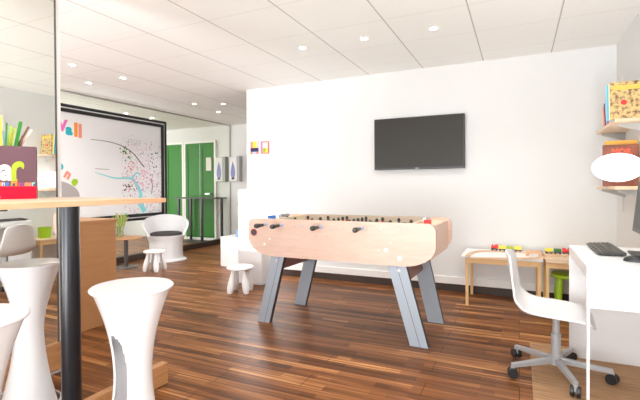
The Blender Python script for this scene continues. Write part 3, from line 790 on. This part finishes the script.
# keyboard
kb = thing('keyboard', 'dark grey computer keyboard on the white desk', 'keyboard', (.49, 3.20, RZ+.006), R(90))
bm = NB()
for kx in (-.2, .2): box(bm, kx-.02, kx+.02, .045, .06, -.006, .0)
for kx in (-.2, .2): box(bm, kx-.02, kx+.02, -.06, -.045, -.006, .0)
build('rubber_foot', bm, M['black'], kb)
bm = NB(); hexa(bm, [(-.24, -.07, .0), (.24, -.07, .0), (.24, .07, .0), (-.24, .07, .0)], [(-.24, -.07, .018), (.24, -.07, .018), (.24, .07, .010), (-.24, .07, .010)]); build('case', bm, cm('kbcase', (.05, .047, .042)), kb, bevel=.002)
kbm = cm('keycap', (.085, .08, .07))
key = None
for r_ in range(5):
    for c_ in range(16):
        bm_x = -.228+.0285*c_; y = -.058+.024*r_
        if key is None:
            bm = NB(); hexa(bm, [(0, 0, 0), (.025, 0, 0), (.025, .020, 0), (0, .020, 0)], [(.003, .002, .006), (.022, .002, .006), (.022, .018, .006), (.003, .018, .006)])
            key = build('key', bm, kbm, kb); o = key
        else:
            o = key.copy(); COL.objects.link(o); o.parent = kb
        o.location = (bm_x, y, .0172-.057*(y+.07))
# mouse
ms = thing('computer_mouse', 'black computer mouse beside the keyboard at the right edge', 'mouse', (.57, 2.80, RZ), R(75))
bm = NB(); bmesh.ops.create_uvsphere(bm, u_segments=24, v_segments=14, radius=1)
for v in bm.verts: v.co = Vector((v.co.x*.033, v.co.y*.056, max(0, v.co.z)*.034+.001))
build('mouse_body', bm, M['black'], ms, True)
bm = NB(); cyl(bm, (-.003, .03, .028), (.003, .03, .028), .009, n=14); build('scroll_wheel', bm, M['grey'], ms)
# monitor
mo = thing('computer_monitor', 'black framed computer monitor on the desk at the right edge', 'monitor', (.66, 3.05, RZ), R(-92))
MZ = .035
# local: screen faces -Y ; rotated so it faces -X
bm = NB(); tl = .05
def tilt(b): bmesh.ops.transform(b, matrix=Matrix.Translation((0, 0, .09+MZ)) @ Matrix.Rotation(R(-6), 4, 'X') @ Matrix.Translation((0, 0, -.09)), verts=b.verts)
bm = NB(); box(bm, -.27, .27, -.012, .022, .085, .415); tilt(bm); build('casing', bm, M['black'], mo, bevel=.004)
bm = NB(); box(bm, -.256, .256, -.0135, -.012, .112, .402); tilt(bm); build('screen', bm, M['screeng'], mo)
bm = NB(); box(bm, -.03, .03, .024, .044, -.018, .24); tilt(bm); build('stand', bm, M['black'], mo)
bm = NB(); box(bm, -.12, .12, -.06, .12, 0, .012); build('base', bm, M['black'], mo, bevel=.004)

# ------------------------------------------------------------------ swivel chair
ch = thing('swivel_chair', 'white plastic swivel chair with grey five star base by desk', 'chair', (.21, 3.05, .0095), R(-4))
# shell: parametric sheet. u along profile (back top -> seat front), v across
prof_ = [(-.290, .765), (-.280, .73), (-.268, .67), (-.257, .60), (-.244, .53), (-.228, .45), (-.175, .398), (-.10, .392), (0, .405), (.08, .42), (.14, .42), (.18, .40), (.20, .36)]
half = [.12, .155, .175, .185, .20, .215, .225, .23, .232, .23, .225, .205, .15]
side = [.0, .0, .005, .01, .03, .045, .045, .03, .01, -.012, -.02, -.018, -.004]
# refine by interpolation
def cr(v, t):
    n = len(v)-1; f = t*n; i = min(int(f), n-1); u = f-i; p = [v[max(i-1, 0)], v[i], v[i+1], v[min(i+2, n)]]
    return .5*((2*p[1])+(-p[0]+p[2])*u+(2*p[0]-5*p[1]+4*p[2]-p[3])*u*u+(-p[0]+3*p[1]-3*p[2]+p[3])*u**3)
bm = NB(); NU, NV = 40, 18; G = []
for a in range(NU+1):
    t = a/NU; x = cr([p[0] for p in prof_], t); z = cr([p[1] for p in prof_], t); hw = cr(half, t); sd_ = cr(side, t)
    row = []
    for b in range(NV+1):
        v = -1+2*b/NV; lift = abs(v)**3*sd_
        k = max(0, 1-t*1.6)      # back region: wings curve forward
        corner = 0
        if t < .08: corner = (1-t/.08)*abs(v)**4*.02
        row.append(bm.verts.new((x+.035*k*abs(v)**2, hw*v, z+lift*(1-k*.3)-corner)))
    G.append(row)
for a in range(NU):
    for b in range(NV): bm.faces.new((G[a][b], G[a][b+1], G[a+1][b+1], G[a+1][b]))
sh = build('seat_shell', bm, M['plast'], ch, True)
so = sh.modifiers.new('thickness', 'SOLIDIFY'); so.thickness = .010; so.offset = 0
bm = NB(); box(bm, -.09, .12, -.09, .09, .378, .394); build('seat_plate', bm, M['grey'], ch, bevel=.003)
bm = NB(); cyl(bm, (0, 0, .10), (0, 0, .26), .028, n=24); cyl(bm, (0, 0, .26), (0, 0, .38), .021, n=24); build('gas_column', bm, M['alup'], ch, True)
bm = NB(); cyl(bm, (0, 0, .065), (0, 0, .115), .038, n=24); build('hub', bm, M['alup'], ch, True)
for k in range(5):
    a = R(1+72*k); d = Vector((math.cos(a), math.sin(a), 0)); s_ = Vector((-d.y, d.x, 0))
    bm = NB(); p0 = d*.025; p1 = d*.30
    hexa(bm, [p0+s_*.018+Vector((0, 0, .075)), p0-s_*.018+Vector((0, 0, .075)), p0-s_*.018+Vector((0, 0, .11)), p0+s_*.018+Vector((0, 0, .11))],
         [p1+s_*.014+Vector((0, 0, .062)), p1-s_*.014+Vector((0, 0, .062)), p1-s_*.014+Vector((0, 0, .087)), p1+s_*.014+Vector((0, 0, .087))])
    leg = build('star_leg', bm, M['alup'], ch, bevel=.003)
    c = d*.295; a2 = a+1.1; e = Vector((math.cos(a2), math.sin(a2), 0))
    for q in (-1, 1):
        bm = NB(); cc = c+Vector((0, 0, .031))+Vector((e.y, -e.x, 0))*.008*0
        cyl(bm, cc+e*(.006*q), cc+e*(.026*q), .031, n=22); build('castor_wheel', bm, M['black'], leg, True, .002)
    bm = NB(); box(bm, -.011, .011, -.011, .011, .03, .066)
    bmesh.ops.transform(bm, matrix=Matrix.Translation(c), verts=bm.verts); build('castor_fork', bm, M['grey'], leg)

# rug
bm = NB(); box(bm, .07, .865, .9, 3.60, .0005, .009); rg = build('jute_rug', bm, M['rug'])
tag(rg, 'light brown woven jute rug under the swivel chair and desk', 'rug')

# ------------------------------------------------------------------ children's tables
def kid_table(label, x0, x1, y0, y1, z, diag=False):
    t = thing('play_table', label, 'table', ((x0+x1)/2, (y0+y1)/2, 0), 0, 'low pine play tables along the back wall')
    hx_, hy_ = (x1-x0)/2, (y1-y0)/2; w = .028
    for sx in (-1, 1):
        for sy in (-1, 1):
            bm = NB(); x, y = sx*(hx_-w/2), sy*(hy_-w/2); box(bm, x-w/2, x+w/2, y-w/2, y+w/2, 0, z-.02); build('leg', bm, M['pine'], t, bevel=.002)
    for sy in (-1, 1):
        bm = NB(); y = sy*(hy_-.012); box(bm, -hx_+w, hx_-w, y-.009, y+.009, z-.075, z-.02); build('rail', bm, M['pineH'], t)
    for sx in (-1, 1):
        bm = NB(); x = sx*(hx_-.012); box(bm, x-.009, x+.009, -hy_+w, hy_-w, z-.075, z-.02); build('rail', bm, M['pine'], t)
    return t
kt1 = kid_table('low pine play table with white top carrying the wooden railway', -.49, .185, 4.48, 4.98, .505)
bm = NB(); box(bm, -.375, .355, -.285, .25, .485, .507); build('tabletop', bm, M['white'], kt1, bevel=.004)
kt2 = kid_table('smaller pine play table between the railway table and the right wall', .225, .80, 4.48, 4.98, .505)
bm = NB(); box(bm, -.29, .32, -.285, .25, .485, .507); build('tabletop', bm, M['oak'], kt2, bevel=.004)
kt3 = kid_table('small pine table beside the right wall behind the desk', .47, .85, 3.62, 4.14, .50)
bm = NB(); box(bm, -.20, .20, -.27, .27, .48, .502); build('tabletop', bm, M['oak'], kt3, bevel=.004)
bm = NB(); lathe(bm, [(0, 0), (.075, 0), (.085, .15), (.080, .15), (.070, .006), (0, .006)], 28)
b = build('toy_bucket', bm, M['limep'], None, True, 0, (.66, 3.80, .5025)); tag(b, 'lime green tub on the small table seen in the mirror', 'tub')
bm = NB(); hexa(bm, [(-.05, -.05, 0), (.05, -.05, 0), (.05, .05, 0), (-.05, .05, 0)], [(-.01, -.01, .06), (.01, -.01, .06), (.01, .01, .06), (-.01, .01, .06)])
b = build('toy_block', bm, M['ink'], None, False, .003, (.62, 4.02, .5025)); tag(b, 'small dark toy block beside the lime green tub', 'toy')

# wooden railway
def track(name, pts, label, w=.042, h=.012, z0=.5072):
    bm = NB(); P_ = [Vector((p[0], p[1], p[2] if len(p) > 2 else 0)) for p in pts]; out = []
    for i in range(len(P_)-1):
        p0 = P_[max(i-1, 0)]; p1 = P_[i]; p2 = P_[i+1]; p3 = P_[min(i+2, len(P_)-1)]
        for k in range(6):
            t = k/6; out.append(.5*((2*p1)+(-p0+p2)*t+(2*p0-5*p1+4*p2-p3)*t*t+(-p0+3*p1-3*p2+p3)*t**3))
    out.append(P_[-1]); V = []
    for i, p in enumerate(out):
        d = (out[min(i+1, len(out)-1)]-out[max(i-1, 0)]); d.z = 0; d.normalize(); s = Vector((-d.y, d.x, 0))
        # grooved cross-section
        cs = [(-w/2, 0), (w/2, 0), (w/2, h), (w*.30, h), (w*.30, h*.7), (w*.18, h*.7), (w*.18, h), (-w*.18, h), (-w*.18, h*.7), (-w*.30, h*.7), (-w*.30, h), (-w/2, h)]
        V.append([bm.verts.new(p+s*a+Vector((0, 0, z0+b))) for a, b in cs])
    for a, b in zip(V, V[1:]):
        for k in range(12): bm.faces.new((a[k], a[(k+1) % 12], b[(k+1) % 12], b[k]))
    bm.faces.new(V[0][::-1]); bm.faces.new(V[-1])
    o = build(name, bm, wood_mat(name+'_beech', (.66, .42, .24), (.76, .53, .33), (8, 8, 8)), None)
    return tag(o, label, 'toy track')
track('railway_track', [(-.46, 4.40), (-.44, 4.62), (-.36, 4.78), (-.2, 4.83), (0, 4.84), (.16, 4.84)], 'curved wooden toy track along the back of the play table')
track('railway_track', [(-.42, 4.26+.0), (-.25, 4.34, 0), (-.05, 4.40, .0), (.15, 4.44, .012), (.32, 4.46, .04), (.40, 4.46, .055)], 'wooden toy ramp track along the front of the play table')
track('railway_track', [(.22, 4.82), (.45, 4.80), (.62, 4.7), (.66, 4.56)], 'curved wooden toy track on the smaller play table')
bm = NB()
pts = [(-.07, 0)]+[(-.045+.0*i, 0) for i in range(1)]+[(.045*math.cos(PI-PI*i/10), .035*math.sin(PI*i/10)) for i in range(11)]+[(.07, 0), (.07, .055), (-.07, .055)]
prism(bm, pts, 'y', -.02, .02); b = build('toy_bridge', bm, M['oakedge'], None, False, 0, (.13, 4.66, .5072)); tag(b, 'small wooden toy bridge between the two trains', 'toy bridge')

def wagon(kind, color, x, y, lab, grp, rz=0):
    t = thing(kind, lab, 'toy train', (x, y, .5195), rz, grp); t.scale = (1.15, 1.15, 1.15)
    bm = NB(); box(bm, -.030, .030, -.014, .014, .009, .018); build('chassis', bm, M['ink'], t)
    bm = NB()
    if kind == 'toy_engine':
        box(bm, -.03, -.004, -.015, .015, .018, .055); cyl(bm, (-.004, 0, .033), (.028, 0, .033), .014, n=14); cyl(bm, (.016, 0, .045), (.016, 0, .060), .005, n=10)
    else:
        box(bm, -.028, .028, -.015, .015, .018, .046)
    build('body', bm, M[color], t, bevel=.002)
    for wx in (-.018, .018):
        for wy in (-.0155, .0155):
            bm = NB(); cyl(bm, (wx, wy-.002, .0085), (wx, wy+.002, .0085), .0085, n=12); build('wheel', bm, M['ink'], t)
wagon('toy_engine', 'redp', -.235, 4.83, 'red toy engine leading the left toy train', 'left toy train', PI)
for i, x in enumerate((-.16, -.085, -.01)):
    wagon('toy_wagon', 'yellow' if i != 1 else 'lime', x, 4.838, ['yellow toy wagon just behind the left red engine', 'lime toy wagon in the middle of the left train', 'yellow toy wagon at the right end of the left train'][i], 'left toy train')
wagon('toy_wagon', 'yellow', .27, 4.822, 'yellow toy wagon at the left end of the right train', 'right toy train')
wagon('toy_wagon', 'dgreen', .345, 4.818, 'dark green toy wagon in the middle of the right train', 'right toy train')
wagon('toy_engine', 'redp', .42, 4.806, 'red toy engine at the right end of the right train', 'right toy train')

# green stool under the small table
gs = thing('green_stool', 'bright green plastic stool under the smaller play table', 'stool', (.43, 4.78, 0))
bm = NB(); lathe(bm, [(0, .30), (.13, .30), (.15, .31), (.15, .335), (.13, .345), (0, .345)], 32); build('seat', bm, M['limep'], gs, True)
for k in range(4):
    a = PI/4+k*PI/2; bm = NB(); d = Vector((math.cos(a), math.sin(a), 0)); tube(bm, [d*.12, d*.115+Vector((0, 0, .15)), d*.10+Vector((0, 0, .305))], [.026, .03, .026], 12); build('leg', bm, M['limep'], gs, True)

# ------------------------------------------------------------------ wall shelves on the right wall
def shelf(z, lab, x0=.655):
    t = thing('wall_shelf', lab, 'shelf', (XR, 4.1, z), 0, 'shelves on the right wall')
    bm = NB(); box(bm, x0-XR, -.0015, -.26, .62, -.025, 0); build('shelf_board', bm, M['oak'], t, bevel=.002)
    for y in (.55, -.15):
        bm = NB(); hexa(bm, [(-.18, y-.004, -.045), (-.002, y-.004, -.10), (-.002, y+.004, -.10), (-.18, y+.004, -.045)], [(-.18, y-.004, -.0255), (-.002, y-.004, -.0255), (-.002, y+.004, -.0255), (-.18, y+.004, -.0255)]); build('bracket', bm, M['grey'], t)
    return t
SZ1, SZ2 = 1.70, 1.19
shelf(SZ1, 'upper pale wood wall shelf holding comic albums'); shelf(SZ2, 'lower pale wood wall shelf behind the oval lamp')
for y, lab in ((4.72, 'slim vertical wall rail at the far end of the shelves'), (3.9-.5, 'slim vertical wall rail at the near end of the shelves')):
    bm = NB(); box(bm, -.014, -.0015, -.012, .012, 0, 1.25); o = build('shelf_rail', bm, M['cream'], None, False, 0, (XR, y, .95)); tag(o, lab, 'rail', 'vertical shelf rails')

comic = cover_mat('comic_cover', [(.05, .03, .02), (.30, .17, .08), (.62, .44, .20), (.70, .56, .22), (.42, .30, .16)], 34)
brown = cover_mat('brown_cover', [(.10, .03, .02), (.22, .06, .03), (.30, .10, .05)], 8)
def book(kind, x0, x1, y, th, z, h, m, lab, grp, rx=0, ry=0, rz=0, edge=None, extra=None):
    t = thing(kind, lab, 'book', ((x0+x1)/2, y, z+.001), 0, grp); t.rotation_euler = (R(rx), R(ry), R(rz)); w = (x1-x0)/2
    bm = NB(); box(bm, -w+.004, w-.003, .0015, th-.0015, .004, h-.004); build('pages', bm, cm('pages', (.80, .76, .66)), t)
    bm = NB(); box(bm, -w, w, 0, .0015, 0, h); build('front_cover', bm, m, t)
    bm = NB(); box(bm, -w, w, th-.0015, th, 0, h); box(bm, -w, -w+.002, .0015, th-.0015, 0, h); build('spine_and_back', bm, edge or m, t)
    if extra: extra(t, w, h)
    return t
def comic_extra(t, w, h):
    bm = NB(); cyl(bm, (-.03, -.0012, h*.44), (-.03, -.0001, h*.44), .02, n=14); build('red_figure', bm, M['redp'], t)
    bm = NB(); box(bm, -w+.015, w-.01, -.0012, -.0001, h*.78, h*.90); build('title_strip', bm, cm('mustard', (.75, .55, .10)), t)
book('comic_album', .632, .862, 3.88, .012, SZ1, .285, comic, 'yellow and brown illustrated comic album facing out, front of its stack', 'comic albums on the upper shelf', rx=-4, extra=comic_extra)
cl = [('yellow', 'yellow'), ('white', 'white'), ('teal', 'teal'), ('cyan', 'cyan'), ('lav', 'pale blue')]
for i, (c, nm) in enumerate(cl):
    book('comic_album', .632-.004*i, .860-.004*i, 3.90+.014*i, .010, SZ1, .283-.002*i, M[c], '%s edged comic album %s' % (nm, ['right behind the illustrated one', 'behind the yellow edged one', 'between white and cyan edged albums', 'behind the teal edged album', 'at the back of the upright stack'][i]), 'comic albums on the upper shelf', rx=-4)
lean = [('peach', 'peach'), ('coral', 'coral'), ('ink', 'black'), ('lav', 'pale blue'), ('purple', 'purple'), ('peach', 'peach')]
for i, (c, nm) in enumerate(lean):
    lb = ['peach thin album leaning lowest on the upper shelf end', 'coral thin album leaning on the upper shelf', 'black thin album leaning on the upper shelf', 'pale blue thin album leaning on the upper shelf', 'purple thin album leaning on the upper shelf', 'peach thin album leaning closest to the upright stack'][i]
    book('leaning_album', .665, .86, 4.42-.055*i, .012, SZ1, .17+.022*i, M[c], lb, 'leaning albums on the upper shelf', rx=-18+0*i)
def mof(t, w, h):
    ftext('MOR', -w+.06, h-.075, .06, cm('titlered', (.75, .10, .05)), t, bold=.003, nm='title', XS=1)
book('hardback_album', .60+.02, .862, 4.13, .02, SZ2, .335, brown, 'dark brown album with red title behind the oval lamp', 'books on the lower shelf', extra=mof)
book('hardback_album', .64, .862, 4.17, .02, SZ2, .372, cm('amber', (.75, .38, .05)), 'taller amber album just behind the dark brown one', 'books on the lower shelf')
book('hardback_album', .635, .862, 4.21, .02, SZ2, .33, M['lav'], 'pale blue album behind the amber one on lower shelf', 'books on the lower shelf')
book('hardback_album', .63, .862, 4.25, .02, SZ2, .31, M['white'], 'white album at the back of the lower shelf row', 'books on the lower shelf')
for i, (c, lb) in enumerate((('peach', 'peach thin book leaning at the far end of lower shelf'), ('lav', 'pale blue thin book leaning on the lower shelf'), ('straw', 'straw coloured thin book leaning on the lower shelf'))):
    book('thin_book', .665, .86, 4.58-.06*i, .014, SZ2, .16+.03*i, M[c], lb, 'books on the lower shelf', rx=-15)

# oval lamp on a wall arm
lp = thing('oval_lamp', 'white glowing oval wall lamp in front of the lower shelf', 'lamp', (XR, 3.93, 1.335))
bm = NB(); bmesh.ops.create_uvsphere(bm, u_segments=48, v_segments=24, radius=1)
for v in bm.verts: v.co = Vector((v.co.x*.168-.185, v.co.y*.168, v.co.z*.110))
build('lamp_shade', bm, M['lampsh'], lp, True)
bm = NB(); cyl(bm, (-.02, 0, 0), (-.0015, 0, 0), .03, n=20); build('wall_mount', bm, M['plast'], lp)

# ------------------------------------------------------------------ ceiling spotlights
def pix(px, py):
    # position on the ceiling plane for a lamp seen there (used once to lay the lamps out)
    t = (px-320)/425; hy = 187-(px-320)*.0061; d = 425*(CEIL-H)/(hy-py); u = t*d; c, s = math.cos(R(25.1)), math.sin(R(25.1))
    return (u*c-d*s, u*s+d*c)
spots = [pix(*p) for p in ((434, 29), (365, 39), (304, 48), (74, 65), (90, 83), (124, 78), (195, 104), (219, 112), (224, 104), (127, 113.5), (153, 118))]
extra = [(.1, 3.9), (-.2, .3), (-1.9, .3), (-.6, -1.2), (-2.0, -1.4), (-4.5, .5), (-4.5, 2.2), (.2, 2.6)]  # extra spots added for their light only, no fixtures modelled
labs = ['ceiling spotlight right of the television top, rightmost of all', 'ceiling spotlight above the television, left of its edge', 'ceiling spotlight above the football table, third from the right', 'ceiling spotlight closest to the top of the mirror edge',
        'ceiling spotlight near the mirror, lowest of the three on the left', 'ceiling spotlight on the left, rightmost of the three near the mirror', 'ceiling spotlight before the green doors, leftmost of three', 'ceiling spotlight before the green doors, lowest of three', 'ceiling spotlight before the green doors, top right of three',
        'ceiling spotlight beyond the glass over the middle of the board', 'ceiling spotlight beyond the glass near the board corner']
proto = None
for i, (x, y) in enumerate(spots+extra):
    lb = labs[i] if i < len(labs) else None
    if i >= len(labs): pass
    if proto is None:
        proto = thing('ceiling_spotlight', lb, 'spotlight', (x, y, CEIL), 0, 'recessed ceiling spotlights')
        bm = NB(); lathe(bm, [(.030, -.001), (.030, -.004), (.046, -.004), (.048, 0)], 28); build('trim_ring', bm, M['white'], proto, True)
        bm = NB(); lathe(bm, [(0, -.0045), (.030, -.0045), (.030, -.001), (0, -.001)], 24); build('bulb', bm, M['bulb'], proto)
    elif i < len(labs): dup(proto, (x, y, CEIL), 0, lb)
    ld = bpy.data.lights.new('spot_light', 'SPOT'); ld.energy = 26; ld.spot_size = R(125); ld.spot_blend = .9; ld.shadow_soft_size = .06; ld.color = (1, .98, .95)
    lo = bpy.data.objects.new('spot_light', ld); COL.objects.link(lo); lo.location = (x, y, CEIL-.02)

# ------------------------------------------------------------------ daylight and added fill
def area(name, loc, rot, sx, sy, e, col=(1, 1, 1)):
    ld = bpy.data.lights.new(name, 'AREA'); ld.shape = 'RECTANGLE'; ld.size = sx; ld.size_y = sy; ld.energy = e; ld.color = col
    o = bpy.data.objects.new(name, ld); COL.objects.link(o); o.location = loc; o.rotation_euler = rot; return o
area('window_daylight', (-.95, YR-.12, 1.35), (R(112), 0, 0), 3.0, 2.0, 120, (.97, .99, 1))  # lamp outside the added windows, tilted up to brighten the ceiling
area('window_daylight', (-4.25, YR-.12, 1.35), (R(112), 0, 0), 2.2, 2.0, 150, (.97, .99, 1))
area('window_daylight', (XL+.05, 4.8, 1.4), (R(90), 0, R(-90)), 3.0, 2.0, 130, (.97, 1, .98))  # added lamp brightening the room beyond the glass; this wall has no opening

# added upward spots without fixtures, unseen, to brighten the ceiling
for (x, y, e, tz, tl) in ((.3, -.9, 215, -8, 30), (-1.4, -1.2, 215, 0, 28), (-.5, -.1, 95, -25, 30), (-2.2, -.6, 90, 0, 32), (-4.4, .3, 150, 0, 30), (-4.0, -1.2, 150, 0, 28)):
    ld = bpy.data.lights.new('uplighter', 'SPOT'); ld.energy = e; ld.spot_size = R(150); ld.spot_blend = 1; ld.shadow_soft_size = .25; ld.color = (.97, .985, 1)
    lo = bpy.data.objects.new('uplighter', ld); COL.objects.link(lo); lo.location = (x, y, .35); lo.rotation_euler = (R(180-tl), 0, R(tz))
w = bpy.data.worlds.new('world'); sc.world = w; w.use_nodes = True
bg = w.node_tree.nodes['Background']; bg.inputs[0].default_value = (.93, .97, 1, 1); bg.inputs[1].default_value = 2.0

sc.view_settings.view_transform = 'Standard'; sc.view_settings.look = 'None'
sc.view_settings.gamma = 1; sc.view_settings.use_curve_mapping = False
sc.view_settings.exposure = 0.22
sc.cycles.use_denoising = True
sc.cycles.max_bounces = 12; sc.cycles.diffuse_bounces = 8; sc.cycles.transparent_max_bounces = 8
sc.cycles.sample_clamp_indirect = 8
sc.cycles.caustics_reflective = False
